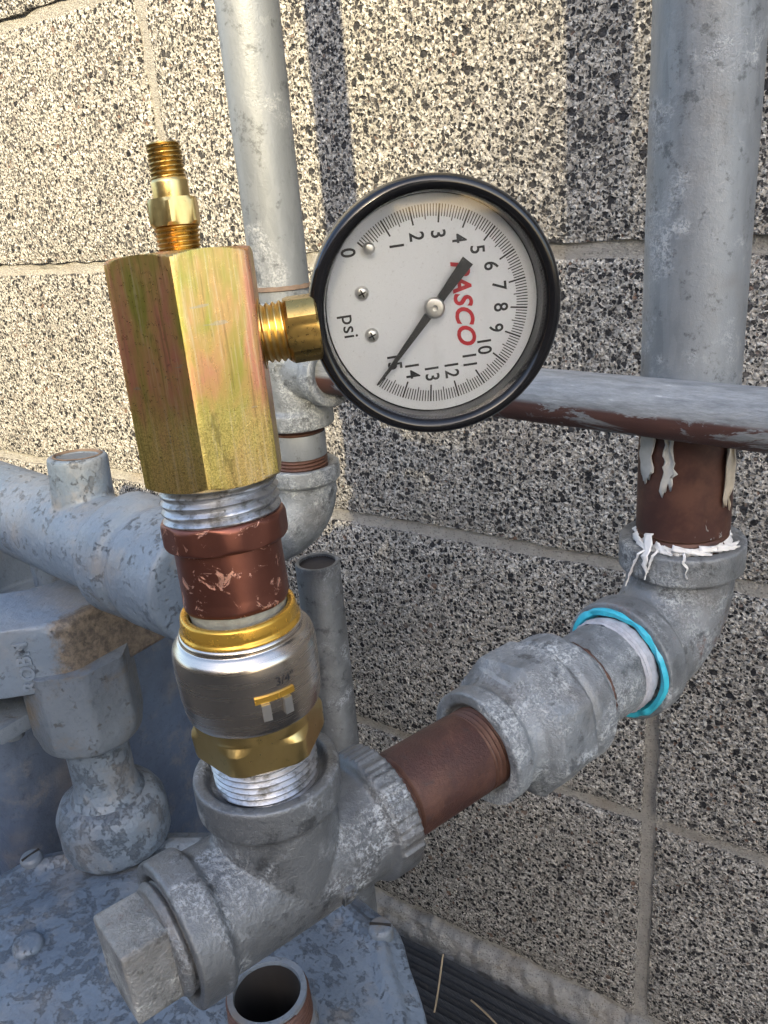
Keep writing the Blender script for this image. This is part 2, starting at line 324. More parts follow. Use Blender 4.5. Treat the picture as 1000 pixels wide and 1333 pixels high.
def screw_thread(r0, r1, z0, z1, pitch=1.81, d=.75, seg=72, mx=None, seed=0):
    """a real helical thread (mm), tapering from r0 to r1, crests a little uneven"""
    bm = bmesh.new(); n = max(1, int(round((z1-z0)/pitch)))+1; m = 5; cols = []
    shp = ((0, -d), (.30, -d*.30), (.45, 0), (.58, 0), (.72, -d*.30))
    for k in range(seg):
        a = 2*math.pi*k/seg; col = []
        for i in range(n*m+1):
            f, dr = shp[i % m]; z = z0 + pitch*(i//m + f - 1 + k/seg); s = min(1, max(0, (z-z0)/(z1-z0)))
            R = r0+(r1-r0)*s; w = .16*d*noise.noise(Vector((math.cos(a)*3+seed, math.sin(a)*3, z*.9)))
            col.append(bm.verts.new(((R+dr+w)*math.cos(a)*.001, (R+dr+w)*math.sin(a)*.001, min(max(z, z0), z1)*.001)))
        cols.append(col)
    for k in range(seg):
        A = cols[k]; wrap = k == seg-1; Bc = cols[(k+1) % seg]; off = m if wrap else 0
        for i in range(n*m):
            if i+off+1 > n*m: break
            bm.faces.new((A[i], Bc[i+off], Bc[i+off+1], A[i+1]))
    bmesh.ops.dissolve_degenerate(bm, dist=1e-7, edges=bm.edges)
    if mx is not None: bmesh.ops.transform(bm, matrix=mx, verts=bm.verts)
    return bm
def rounded(prof, rad=.8, n=4):
    """round the inner corners of a profile"""
    out = [prof[0]]
    for a, b, c in zip(prof, prof[1:], prof[2:]):
        A, B, D = Vector(a), Vector(b), Vector(c); u = A-B; w = D-B; r = min(rad, u.length*.45, w.length*.45)
        if r < 1e-4: out.append(b); continue
        p = B+u.normalized()*r; q = B+w.normalized()*r
        for k in range(n+1):
            s = k/n; out.append(tuple(p*(1-s)**2 + B*2*s*(1-s) + q*s*s))
    out.append(prof[-1]); return out
def wob(amp, f=300, seed=0.0):
    def g(r, a, z):
        return r*1 + amp*noise.noise(Vector((r*math.cos(a)*f+seed, r*math.sin(a)*f, z*f)))
    return g
def sweep(path, rad, seg=20, bm=None, cap=True):
    bm = bm or bmesh.new(); rows = []; n = len(path); prev = None
    for i, p in enumerate(path):
        p = Vector(p); t = (Vector(path[min(i+1, n-1)]) - Vector(path[max(i-1, 0)])).normalized()
        x = prev - t*prev.dot(t) if prev is not None else t.orthogonal()
        x.normalize(); prev = x; y = t.cross(x); r = rad(i/(n-1)) if callable(rad) else rad
        rows.append([bm.verts.new(p + x*r*math.cos(2*math.pi*k/seg) + y*r*math.sin(2*math.pi*k/seg)) for k in range(seg)])
    for A, B in zip(rows, rows[1:]):
        for k in range(seg): bm.faces.new((A[k], A[(k+1) % seg], B[(k+1) % seg], B[k]))
    if cap: bm.faces.new(rows[0]); bm.faces.new(rows[-1])
    return bm
def box(bm, lo, hi, mx=None, bev=0.0, seg=2):
    r = bmesh.ops.create_cube(bm, size=1.0); vs = r['verts']; lo, hi = Vector(lo), Vector(hi)
    for v in vs: v.co = Vector([lo[i]+(v.co[i]+.5)*(hi[i]-lo[i]) for i in range(3)])
    if bev:
        es = list({e for v in vs for e in v.link_edges}); g = bmesh.ops.bevel(bm, geom=es, offset=bev, segments=seg, affect='EDGES', profile=.6); vs = list({v for f in g['faces'] for v in f.verts} | {v for v in vs if v.is_valid})
    if mx is not None: bmesh.ops.transform(bm, matrix=mx, verts=vs)
    return bm
def cast(name, bm, mat, parent=None, voxel=.0006, smooth=5, m=None):
    """one cast piece: overlapping solids fused and softened like a casting"""
    o = obj(name, bm, mat, parent, None, m)
    r = o.modifiers.new('fuse', 'REMESH'); r.mode = 'VOXEL'; r.voxel_size = voxel; r.use_smooth_shade = True
    s = o.modifiers.new('soften', 'SMOOTH'); s.factor = .5; s.iterations = smooth
    return o
def text_mesh(txt, size, extrude=.0, shear=0.0, bold=0.0, align='CENTER', spacing=1.0):
    cu = bpy.data.curves.new('lettering', 'FONT'); cu.body = txt; cu.size = size; cu.extrude = extrude; cu.shear = shear; cu.offset = bold
    cu.align_x = align; cu.align_y = 'CENTER'; cu.space_character = spacing; cu.resolution_u = 4
    o = bpy.data.objects.new('lettering', cu); C.objects.link(o)
    dg = bpy.context.evaluated_depsgraph_get(); me = bpy.data.meshes.new_from_object(o.evaluated_get(dg))
    bpy.data.objects.remove(o, do_unlink=True); bpy.data.curves.remove(cu); return me
def put_text(name, txt, size, mat, parent, mx, **kw):
    me = text_mesh(txt, size, **kw); me.transform(mx); return obj(name, me, mat, parent, None)
RX = lambda d: Matrix.Rotation(math.radians(d), 4, 'X'); RY = lambda d: Matrix.Rotation(math.radians(d), 4, 'Y'); RZ = lambda d: Matrix.Rotation(math.radians(d), 4, 'Z'); TR = lambda x, y, z: Matrix.Translation((x, y, z))

# ------------------------------------------------------------------ setting: ground
bm = bmesh.new()
N = 60
for i in range(N+1):
    for j in range(N+1):
        x = -9+18*i/N; y = -14+14.02*j/N; bm.verts.new((x, y, -.012+.008*noise.noise(Vector((x*2, y*2, 0)))))
bm.verts.ensure_lookup_table()
for i in range(N):
    for j in range(N):
        a = i*(N+1)+j; bm.faces.new([bm.verts[k] for k in (a, a+N+1, a+N+2, a+1)])
g = obj('ground', bm, 'soil', None, 60); g['kind'] = 'structure'

bm = bmesh.new(); nx, ny = 90, 240                       # ribbed sheet of weed fabric lying at the foot of the wall
grid = []
for i in range(nx+1):
    for j in range(ny+1):
        x = -.5+1.6*i/nx; y = -.62+.60*j/ny
        z = + .004 + .0026*math.sin(y*2*math.pi/.0062 + 2.5*noise.noise(Vector((x*9, y*9, 3)))) + .012*noise.noise(Vector((x*4, y*6, 1))) + .033
        grid.append(bm.verts.new((x, y, z)))
for i in range(nx):
    for j in range(ny):
        a = i*(ny+1)+j; bm.faces.new((grid[a], grid[a+ny+1], grid[a+ny+2], grid[a+1]))
tag(obj('landscape_fabric', bm, 'fabric', None, 80), 'black ribbed landscape fabric covering the ground at the foot of the wall', 'fabric')

# ------------------------------------------------------------------ block wall
wall = thing('block_wall', 'speckled exposed aggregate concrete block wall in stack bond behind the pipes', 'wall', Matrix.Translation((0, 0, 0)))
B = .2032; L = .4064; J = .0095
def block_mesh(seed):
    bm = bmesh.new(); nx, nz = 40, 20; w, h = (L-J)/2, (B-J)/2; vs = {}
    def ir(u): return - .0006 + .0018*noise.noise(Vector((u*45+seed*9, seed, 0))) + .0014*noise.noise(Vector((u*160, seed*3, 4)))
    for i in range(nx+1):
        for k in range(nz+1):
            x = -w+2*w*i/nx; z = -h+2*h*k/nz; ex = (i in (0, nx)); ez = (k in (0, nz)); y = 0.0
            if i == 0: x -= ir(z)
            if i == nx: x += ir(z+5)
            if k == 0: z -= ir(x+9)
            if k == nz: z += ir(x+14)
            d = min(i, nx-i, k, nz-k); y = .0016 if d == 0 else 0.0
            if d == 0: y += .0012*max(0, noise.noise(Vector((x*70+seed*5, z*70, 0))))
            y += .0007*noise.noise(Vector((x*14, z*14, seed)))
            vs[i, k] = bm.verts.new((x, y, z))
    for i in range(nx):
        for k in range(nz): bm.faces.new((vs[i, k], vs[i+1, k], vs[i+1, k+1], vs[i, k+1]))
    ring = [vs[i, 0] for i in range(nx)] + [vs[nx, k] for k in range(nz)] + [vs[i, nz] for i in range(nx, 0, -1)] + [vs[0, k] for k in range(nz, 0, -1)]
    back = [bm.verts.new((v.co.x, .06, v.co.z)) for v in ring]
    for a in range(len(ring)):
        b = (a+1) % len(ring); bm.faces.new((ring[b], ring[a], back[a], back[b]))
    bm.faces.new(back)
    me = bpy.data.meshes.new('block'); bmesh.ops.recalc_face_normals(bm, faces=bm.faces); bm.to_mesh(me); bm.free(); me.materials.append(MT['block'])
    for p in me.polygons: p.use_smooth = True
    me.set_sharp_from_angle(angle=math.radians(55)); return me
bmesh_var = [block_mesh(s) for s in range(5)]
random.seed(4)
for c in range(-3, 4):
    for r in range(-3, 5):
        o = bpy.data.objects.new('block', bmesh_var[(c*3+r*7) % 5]); C.objects.link(o); o.parent = wall
        o.location = ((c+.5)*L, random.uniform(-.0008, .0008), (r+.5)*B+ZS); o.rotation_euler = (0, 0, random.uniform(-.003, .003))
# mortar bed: one rough slab recessed a little, its face uneven, with smears
bm = bmesh.new(); vs = {}
x0, x1, z0, z1 = -3*L-.004, 4*L+.004, -3*B-.004, 5*B+.004
nx, nz = 420, 240
for i in range(nx+1):
    for k in range(nz+1):
        x = x0+(x1-x0)*i/nx; z = z0+(z1-z0)*k/nz
        y = .0044 + .0016*noise.noise(Vector((x*55, z*55, 2))) + .0016*noise.noise(Vector((x*9, z*9, 7)))
        if abs(z+.002) < .0035 and (x < .14 or x > .30): y += .010*max(0, .25+noise.noise(Vector((x*18, 3, 1))))
        vs[i, k] = bm.verts.new((x, max(y, .0024), z+ZS))
for i in range(nx):
    for k in range(nz): bm.faces.new((vs[i, k], vs[i+1, k], vs[i+1, k+1], vs[i, k+1]))
obj('mortar_joints', bm, 'mortar', wall, 60)
bm = bmesh.new(); box(bm, (x0, .061, z0+ZS), (x1, .15, z1+ZS)); obj('wall_core', bm, 'mortar', wall, None)
# rough mortar ridge along the foot of the wall
bm = bmesh.new(); rows = []; n = 560; m = 26
def fbm(x, y, z, o=5):
    v = 0; a = 1; f = 1
    for q in range(o): v += a*noise.noise(Vector((x*f, y*f, z*f+q*7))); a *= .6; f *= 2.1
    return v
for i in range(n+1):
    x = -.5+1.4*i/n; dip = math.exp(-((x-.27)/.12)**2)*.006; hgt = .053+.007*fbm(x*14, 0, 5)-dip; dep = .014+.006*fbm(x*18, 3, 5); row = []
    for k in range(m+1):
        q = k/m; y = -dep*(1-q)**.6; z = hgt*q**.7; dsp = .0042*fbm(x*55, y*55+9, z*55)
        row.append(bm.verts.new((x+.2*dsp, (y-dsp if k < m else .006), z+.5*dsp if k else -.01)))
    rows.append(row)
for A, Bq in zip(rows, rows[1:]):
    for k in range(m): bm.faces.new((A[k], Bq[k], Bq[k+1], A[k+1]))
obj('footing_ridge', bm, 'mortar', wall, 70)

# ------------------------------------------------------------------ the tee and the horizontal run towards the wall
T = V(.4194, -.3743, -.126); U = V(.292, .956, 0).normalized()
def leg_solid(bm, mx, rb, rc, a, w, ri, rec=2.6, back=0.0, seg=72):
    p = rounded([(0, back), (rb, back), (rb, a-w-1.5), (rc, a-w), (rc, a), (ri+1.2, a), (ri, a-rec), (0, a-rec)], .7, 3)
    lathe(mm(p), seg, bm, mx)
def m_align(d):     # local z onto d
    return Vector(d).to_track_quat('Z', 'Y').to_matrix().to_4x4()
tee = thing('pipe_tee', 'grey mottled cast iron tee with square-headed plug in one end', 'pipe tee', frame(T, (0, 0, 1), U))
bm = bmesh.new()
leg_solid(bm, RY(90), 16.6, 18.9, 35, 8.5, 14.2, back=-6); leg_solid(bm, RY(-90), 16.6, 18.9, 33, 8.5, 14.4, back=-6); leg_solid(bm, Matrix(), 16.6, 18.7, 33.6, 9, 14.4, 3.0, back=-2)
for k in range(26):                                             # wrench bites round the collar
    box(bm, (.0275, -.0004, .0182), (.0348, .0004, .0196), RX(-95+k*7.5+1.5*math.sin(k*2.3)), 0)
cast('body', bm, 'cast', tee, .0005, 2)
me = text_mesh('B', .0090, .0012); me.transform(TR(.010, -.0158, -.0045) @ RX(105)); obj('casting_mark', me, 'cast', tee, None)

plug = thing('pipe_plug', 'square-headed iron plug with pale worn faces screwed into the tee', 'pipe plug', frame(T-U*.0285, -U, (0, 0, 1)))
bm = lathe(mm([(0, -3), (13.6, -3)] + thread(13.8, 14.0, -2.5, 4.5, 1.8, .7) + rounded([(14.2, 4.5), (14.6, 5.4), (13.4, 7.2), (0, 7.2)], .5)), 64); obj('threaded_shank', bm, 'cast', plug)
bm = bmesh.new(); box(bm, (-.0098, -.0098, .006), (.0098, .0098, .0185), RZ(6), .0012, 3); obj('square_head', bm, 'plug', plug, 50)

# brown nipple between tee and coupling
nip = thing('pipe_nipple', 'reddish brown nipple between the grey tee and the bell reducer', 'pipe nipple', frame(T+U*.0325, U, (0, 0, 1)))
obj('barrel', lathe(mm([(13.3, 7.4)] + [(13.4, 7.9), (13.4, 35.4), (13.3, 35.9)]), 72), 'brown', nip)
for z0_, z1_ in ((-1, 7.6), (35.6, 43)):
    obj('thread', screw_thread(13.3, 13.4, z0_, z1_, 1.8, .8, seed=z0_), 'rust_thread', nip)
# bell reducer
bell = thing('bell_reducer', 'whitish oxidised bell reducer between the brown nipple and the elbow with a blue ring', 'pipe reducer', frame(T+U*.0725, U, (0, 0, 1)))
bm = bmesh.new()
lathe(mm(rounded([(0, 3), (14.0, 3), (15.0, 0), (18.9, 0), (19.2, .6), (19.2, 6.6), (17.6, 8.2), (17.8, 11), (20.0, 15.0), (20.2, 30), (21.2, 33), (22.9, 35.2), (22.9, 42.5), (21.4, 44.6), (18.2, 46.2), (17.6, 49.5), (0, 49.5)], .8, 3)), 84, bm)
lathe(mm(rounded([(0, 13), (19.5, 13.4), (25.0, 17.0), (25.0, 31.0), (20.5, 34), (0, 34)], .7, 3)), 96, bm, rf=poly_rf(8, .0231, .22, .99))
o = cast('body', bm, 'cast_white', bell, .0005, 2)
dm = bpy.data.textures.new('lumps', 'CLOUDS'); dm.noise_scale = .012
d = o.modifiers.new('lumps', 'DISPLACE'); d.texture = dm; d.strength = .0006; d.mid_level = .5
bm = lathe(mm([(17.3, 48.4), (17.75, 48.9), (17.7, 49.5), (17.2, 50.0)]), 96, rf=wob(.0009, 500)); obj('rust_line', bm, 'rust_thread', bell)
# close nipple wrapped in thread tape
cn = thing('close_nipple', 'short tape-wrapped galvanized nipple entering the blue-ringed elbow mouth', 'pipe nipple', frame(T+U*.1215, U, (0, 0, 1)))
obj('barrel', lathe(mm([(16.9, -1), (17.2, 4), (17.2, 18)]), 72, rf=wob(.0005)), 'cast_white', cn)
obj('tape_wrap', lathe(mm([(17.2, 17.2), (17.9, 17.8), (17.6, 18.7), (18.1, 19.6), (17.7, 20.6), (18.0, 21.6), (17.2, 24)]), 84, rf=wob(.0005, 500)), 'tape_grey', cn)

# elbow
E_ = T+U*.1835
elb = thing('pipe_elbow', 'galvanized elbow with blue sealant ring turning from the run up to the riser', 'pipe elbow', frame(E_, (0, 0, 1), -U))
bm = bmesh.new(); R = .024
path = [(R-R*math.sin(a), 0, R-R*math.cos(a)) for a in [math.radians(90*k/16) for k in range(17)]]
path = [(.034, 0, 0), (.029, 0, 0)] + path + [(0, 0, .029), (0, 0, .034)]
sweep(path, .0198, 48, bm)
leg_solid(bm, RY(90), 19.6, 22.9, 38, 10, 18.2, 3.2, 20); leg_solid(bm, Matrix(), 19.6, 22.9, 38, 11, 17.2, 2.4, 20)
cast('body', bm, 'cast_rust', elb, .0006, 4)
bm = lathe(mm([(17.6, 35.5), (17.9, 37.6), (18.9, 39.2), (20.7, 39.6), (21.5, 38.6), (21.1, 36.5)]), 128, mx=RY(90), rf=wob(.0014, 90))
for v in bm.verts: v.co.x += .0016*noise.noise(v.co*170) - .0006; v.co += .00025*noise.noise_vector(v.co*420)
obj('sealant_ring', bm, 'teal', elb)

# riser: brown lower length, grey pipe above, both on the elbow's axis
EX = V(E_.x, E_.y, 0)
rn = thing('riser_nipple', 'brown riser length with flaking grey paint above the elbow', 'pipe nipple', frame(EX+V(0, 0, E_.z+.0355), (0, 0, 1), -U))
obj('barrel', lathe(mm([(16.7, 7), (16.75, 7.5), (16.75, 52)]), 72), 'brown_flake', rn)
obj('thread', screw_thread(16.4, 16.75, -1, 7.2, 2.2, .8), 'rust_thread', rn)
random.seed(11)
def curl_patch(name, a0, a1, z0, z1, r, mat, lift, parent, seed, n=14, m=10):
    bm = bmesh.new(); g = {}
    for i in range(n+1):
        for k in range(m+1):
            s = i/n; q = k/m
            za = z0 + (z1-z0)*q; e = .0034*noise.noise(Vector((q*6, seed*7.3+(0 if i < n/2 else 9), 0)))/r; f = .0060*noise.noise(Vector((s*5, seed*3.7, 4+k)))
            a = math.radians(a0+(a1-a0)*s) + e*(1 if i in (0, n) else .3); rr = r + .0003 + lift*(abs(2*s-1)**3)*(.4+.6*q)
            g[i, k] = bm.verts.new((rr*math.cos(a), rr*math.sin(a), za + (f if k in (0, m) else 0)))
    for i in range(n):
        for k in range(m): bm.faces.new((g[i, k], g[i+1, k], g[i+1, k+1], g[i, k+1]))
    o = obj(name, bm, mat, parent, 60); s = o.modifiers.new('thickness', 'SOLIDIFY'); s.thickness = .0005; s.offset = 1; return o
# thread tape, torn, round the elbow's upper mouth
tp = obj('thread_tape', lathe(mm([(16.5, 1.7), (17.6, 2.0), (17.3, 3.0), (16.4, 4.4), (15.6, 5.0)]), 120, rf=wob(.0022, 420, 2)), 'tape', rn)

riser = thing('riser_pipe', 'wide blue grey galvanized riser pipe standing above the elbow', 'pipe', frame(EX+V(0, 0, -.0385), (0, 0, 1), -U))
obj('barrel', lathe(mm([(13, 0), (16.7, 0), (16.8, 1), (16.8, 560), (13, 560)]), 72), 'galv2', riser)

# ------------------------------------------------------------------ left riser with tee, nipple, elbow
LX = V(.284, -.195, 0)
lp = thing('slim_riser_pipe', 'slim blue grey galvanized pipe casting a shadow stripe on the block wall', 'pipe', frame(LX+V(0, 0, -.001), (0, 0, 1)))
obj('barrel', lathe(mm([(10, 0), (13.3, 0), (13.4, 1), (13.4, 560), (10, 560)]), 64), 'galv', lp)
obj('dope_ring', lathe(mm([(13.3, 4.6), (14.3, 5.0), (13.9, 6.4), (13.3, 7.0)]), 64, rf=wob(.0005)), 'oldpaint', lp)
HD = V(.475-.284, -.0265, 0).normalized()         # horizontal pipe leaves the tee in front of the wide riser
lt = thing('reducing_tee', 'grey cast tee on the slim riser, behind the gauge stem', 'pipe tee', frame(LX+V(0, 0, -.0335), (0, 0, 1), HD))
bm = bmesh.new(); leg_solid(bm, Matrix(), 16.3, 18.5, 33, 8, 14.2, 2, -4); leg_solid(bm, RX(180), 16.3, 18.5, 28, 8, 14.2, 2, -4); leg_solid(bm, RY(90), 14.0, 16.0, 30, 7, 11.4, 2, -3)
cast('body', bm, 'cast_white', lt, .0007, 5)
for s_, a_, z_ in (('V', -62, .012), ('C', -62, .002)):
    me = text_mesh(s_, .009, .0005); me.transform(RZ(a_) @ TR(.0163, 0, z_) @ RZ(90) @ RX(90)); obj('casting_mark', me, 'cast_white', lt, None)
ln = thing('small_nipple', 'short grey nipple with copper-coloured threads below the cast tee', 'pipe nipple', frame(LX+V(0, 0, -.086), (0, 0, 1)))
obj('barrel', lathe(mm([(13.2, 9), (13.3, 9.4), (13.3, 20.6), (13.2, 21)]), 64), 'galv', ln)
for a_, b_ in ((-2, 9.2), (20.8, 31)): obj('thread', screw_thread(13.1, 13.3, a_, b_, 1.8, .8, 64, seed=a_), 'rust_thread', ln)
le = thing('small_elbow', 'grey elbow under the slim riser turning towards the painted pipe', 'pipe elbow', frame(LX+V(0, 0, -.1145), (0, 0, 1), (-.55, -.83, 0)))
bm = bmesh.new(); R = .021
path = [(.034, 0, 0)] + [(R-R*math.sin(a), 0, R-R*math.cos(a)) for a in [math.radians(90*k/14) for k in range(15)]] + [(0, 0, .026)]
sweep(path, .0162, 40, bm); leg_solid(bm, RY(90), 16.2, 18.8, 34, 8, 14, 2, 16); leg_solid(bm, Matrix(), 16.2, 18.8, 33, 8, 14.2, 2, 16)
cast('body', bm, 'cast_white', le, .0007, 5)

hp = thing('horizontal_pipe', 'weathered horizontal pipe with rusty underside crossing before the wide riser', 'pipe', frame(LX+V(0, 0, -.0335)+HD*.026, HD, (0, 0, -1)))
obj('barrel', lathe(mm([(7.6, 0), (10.0, 0), (10.1, .6), (10.1, 620), (7.6, 620)]), 56), 'hpipe', hp)

# bare pipe stub behind the push-fit coupling
st = thing('pipe_stub', 'open-topped bare grey pipe stub standing against the wall behind the push-fit coupling', 'pipe', frame(V(.2515, -.1555, -.659), (0, 0, 1)))
obj('barrel', lathe(mm([(11.0, 440), (11.0, 500), (12.9, 500.2), (13.35, 499.4), (13.35, 0)]), 56), 'cast', st)
obj('bore', lathe(mm([(0, 497.5), (10.9, 497.3), (11.05, 499)]), 40), 'rust_dark', st)

# ------------------------------------------------------------------ vertical test rig on the tee's branch
AX0 = V(-.0146, -.0106, 1).normalized(); B0 = T+V(0, 0, .0336)
pf = thing('push_fit_coupling', 'stainless push-fit coupling with gold ring and brass nut in the tee', 'pipe coupling', frame(B0, AX0, V(.766, .643, 0)))
obj('thread', screw_thread(13.0, 13.6, -6, 9, 1.81, .9, 84), 'thread', pf)
bm = lathe(mm(rounded([(9, 7.8), (13.6, 7.8), (16.2, 8.8), (16.5, 14.4), (15.2, 16.4), (15.4, 17.2), (15.6, 20.2), (9, 20.6)], .3, 3)), 96, rf=poly_rf(6, .0147, math.radians(12), .985)); obj('brass_nut', bm, 'brass', pf, 25)
prof = rounded([(13.2, 19.2), (15.9, 19.4), (16.5, 20.6), (17.1, 26), (17.2, 35), (16.9, 37.8), (15.3, 39.6), (14.6, 40.0), (14.9, 40.8), (14.4, 41.6), (13.0, 41.4)], .9, 4)
sb = obj('steel_sleeve', lathe(mm(prof), 96), 'stainless', pf, 50)
def wrap_text(name, txt, size, mat, parent, r, ang, z, **kw):
    me = text_mesh(txt, size, **kw)
    for v in me.vertices:
        a = math.radians(ang) + v.co.x/r; rr = r + v.co.z; zz = z+v.co.y; v.co = (rr*math.cos(a), rr*math.sin(a), zz)
    return obj(name, me, mat, parent, None)
wrap_text('printed_size', '3/4"', .0030, 'ink', sb, .01722, -56, .0330, extrude=.00006)
# sight window of the sleeve: gold bar over two steel tabs
AW = -66
def wrap_box(name, mat, parent, r, ang, w, z0, z1, t):
    bm = bmesh.new(); n = 8; rows = []
    for i in range(n+1):
        a = math.radians(ang) + (i/n-.5)*w/r
        rows.append([bm.verts.new((q*math.cos(a), q*math.sin(a), z)) for q, z in ((r-.0005, z0), (r+t, z0), (r+t, z1), (r-.0005, z1))])
    for A, Q in zip(rows, rows[1:]):
        for k in range(4): bm.faces.new((A[k], Q[k], Q[(k+1) % 4], A[(k+1) % 4]))
    bm.faces.new(rows[0]); bm.faces.new(rows[-1]); return obj(name, bm, mat, parent, 30)
wrap_box('window_bar', 'gold_ring', sb, .0172, AW, .0096, .0290, .0305, .0004)
for k in (-1, 1): wrap_box('window_tab', 'chrome', sb, .0172, AW+k*8.5, .0019, .0246, .0288, .0010)
P0 = B0+AX0*.0375
AX1 = V(-.066, .055, 1).normalized(); XS = V(math.cos(math.radians(40)), math.sin(math.radians(40)), 0)
obj('gold_ring', lathe(mm(rounded([(11.5, 40), (14.2, 40.4), (14.4, 41.9), (13.8, 42.7), (13.9, 43.5), (13.6, 45.6), (13.1, 46.1), (11.7, 45.8), (11.5, 40.5)], .4, 3)), 96), 'gold_ring', pf)

cf = thing('copper_adapter', 'tarnished copper male adapter between the push-fit coupling and the gold hex', 'pipe adapter', frame(P0, AX1, XS))
obj('tube_end', lathe(mm([(11.1, -4), (11.15, 6), (11.5, 9), (11.3, 11)]), 72, rf=wob(.0003, 300)), 'solder', cf)
obj('socket', lathe(mm(rounded([(10.9, 9.4), (12.1, 9.4), (12.5, 10.4), (12.25, 13), (12.3, 25.5), (12.0, 26.4)], .5, 3)), 84, rf=wob(.00035, 180)), 'copper', cf)
bm = lathe(mm(rounded([(11.8, 24.6), (13.9, 24.8), (14.3, 25.6), (14.3, 30.0), (13.8, 31.0), (12.2, 31.2)], .4, 3)), 96, rf=poly_rf(8, .01385, .2, 1.0)); obj('wrench_collar', bm, 'copper', cf, 25)
obj('thread', screw_thread(13.5, 13.2, 30.9, 42, 2.1, .85, 84, seed=3), 'thread', cf)

H0 = P0+AX1*.0395; HF = frame(H0, AX1, XS); HL = 48.5
hx = thing('hex_manifold', 'long gold and rainbow zinc-plated hexagonal coupling body above the copper adapter', 'hex coupling', HF)
# six facets; side outlet towards the gauge leaves along local +x
prof = [(12.9, .6), (13.2, 0), (14.6, 0)] + [(14.6+1.9*k/6, .05+1.05*(k/6)**1.3) for k in range(1, 7)] + [(16.9, 2.0)] + [(16.9, 2+44.5*k/10) for k in range(1, 10)] + [(16.9, HL-2.0)] + [(16.5-1.9*k/6, HL-1.1+1.05*(k/6)**.7) for k in range(0, 6)] + [(14.6, HL), (5.2, HL), (4.6, HL-.6), (0, HL-.6)]
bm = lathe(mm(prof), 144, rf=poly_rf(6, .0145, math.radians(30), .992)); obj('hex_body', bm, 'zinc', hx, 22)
obj('outlet_seat', lathe(mm([(6.9, 14.2), (7.6, 14.2), (7.6, 14.75), (6.7, 14.8)]), 48, mx=TR(0, 0, .0302) @ RY(90)), 'brass_dark', hx)

av = thing('air_fitting', 'small brass threaded air fitting screwed into the top of the hex body', 'air fitting', frame(H0+AX1*.0480, AX1, XS))
obj('lower_thread', screw_thread(4.3, 4.75, -.5, 6.0, .95, .45, 56), 'brass_dark', av)
obj('hex_nut', lathe(mm([(3, 5.8), (4.9, 5.9), (5.7, 6.5), (5.7, 10.6), (5.0, 11.3), (3, 11.4)]), 72, rf=poly_rf(6, .00485, .5, .985)), 'brass', av, 25)
obj('upper_stem', lathe(mm(rounded([(3, 11), (3.75, 11.2), (3.75, 14.6), (3.4, 15.2), (3.3, 15.4)], .3)), 56), 'brass', av)
obj('upper_thread', screw_thread(3.65, 3.5, 15.2, 21.6, .9, .38, 56), 'brass_dark', av)
obj('tip', lathe(mm([(3.2, 21.3), (3.0, 21.9), (2.0, 21.9), (2.0, 17), (0, 17)]), 40), 'brass_dark', av)

# ------------------------------------------------------------------ pressure gauge
XG = (XS+V(0, 0, .055)).normalized(); GC = H0+AX1*.0296+XG*.0526
gn = V(math.sin(math.radians(40)), -math.cos(math.radians(40)), -.02).normalized()
GF = frame(GC, gn, XG) @ Matrix.Scale(1.02, 4)   # local x = dial "up" (away from the stem), z = out of the dial
ga = thing('pressure_gauge', 'round black-rimmed pressure gauge with white dial and needle past fifteen', 'pressure gauge', GF)
GR = 27.0
obj('case', lathe(mm(rounded([(0, -18), (21.5, -18), (25.3, -15), (25.6, -3), (24, -2.5)], 1.5, 4)), 96), 'black', ga)
obj('bezel', lathe(mm(rounded([(23.6, -4.5), (26.2, -4.5), (27.0, -3.4), (27.0, 2.6), (26.3, 4.0), (25.0, 4.3), (23.9, 3.4), (23.5, 1.0), (23.3, -3.6)], .7, 4)), 128), 'black', ga)
dl = obj('dial', lathe(mm([(23.2, -3.2), (23.1, -2.9), (0, -2.9)]), 96), 'dial', ga, 30)
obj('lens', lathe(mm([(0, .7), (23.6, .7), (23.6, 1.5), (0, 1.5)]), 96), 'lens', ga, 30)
DZ = -.0028
def dpos(ang, r): return (r*math.cos(ang), -r*math.sin(ang))       # ang clockwise from dial up (local +x), seen from the front
A0, A1 = math.radians(-133), math.radians(133)
def tick(name, a, r0, r1, w, parent):
    bm = bmesh.new(); c, s = math.cos(a), -math.sin(a); pts = []
    for r, e in ((r0, -w), (r0, w), (r1, w), (r1, -w)): pts.append(bm.verts.new((r*c - e*s, r*s + e*c, DZ)))
    bm.faces.new(pts); return bm
bmm = bmesh.new()
for i in range(151):
    a = A0+(A1-A0)*i/150
    if i % 10 == 0: continue
    r0 = .0186 if i % 5 else .0180; w = .00011; c, s = math.cos(a), -math.sin(a)
    bmm.faces.new([bmm.verts.new((r*c - e*s, r*s + e*c, DZ)) for r, e in ((r0, -w), (r0, w), (.0211, w), (.0211, -w))])
obj('minor_ticks', bmm, 'ink', dl, None)
dl.children[-1]['kind'] = 'stuff'
DT = RZ(-90)                                                        # text upright along dial up
for n_ in range(16):
    a = A0+(A1-A0)*n_/15; obj('major_tick', tick('t', a, .0173, .0211, .00018, ga), 'ink', dl, None)
    x, y = dpos(a, .0150 if n_ < 10 else .0146) if n_ else (-.0168, .0136); put_text('numeral', str(n_), .0044, 'ink', dl, TR(x, y, DZ) @ DT @ Matrix.Scale(.9, 4, (1, 0, 0)), bold=.00007)
put_text('maker_name', 'PASCO', .0056, 'red_ink', dl, TR(.0066, -.0002, DZ) @ DT, shear=.22, bold=.00016, spacing=1.04)
put_text('unit_lettering', 'psi', .0046, 'ink', dl, TR(-.0186, -.0016, DZ) @ DT, bold=.00003, spacing=1.05)
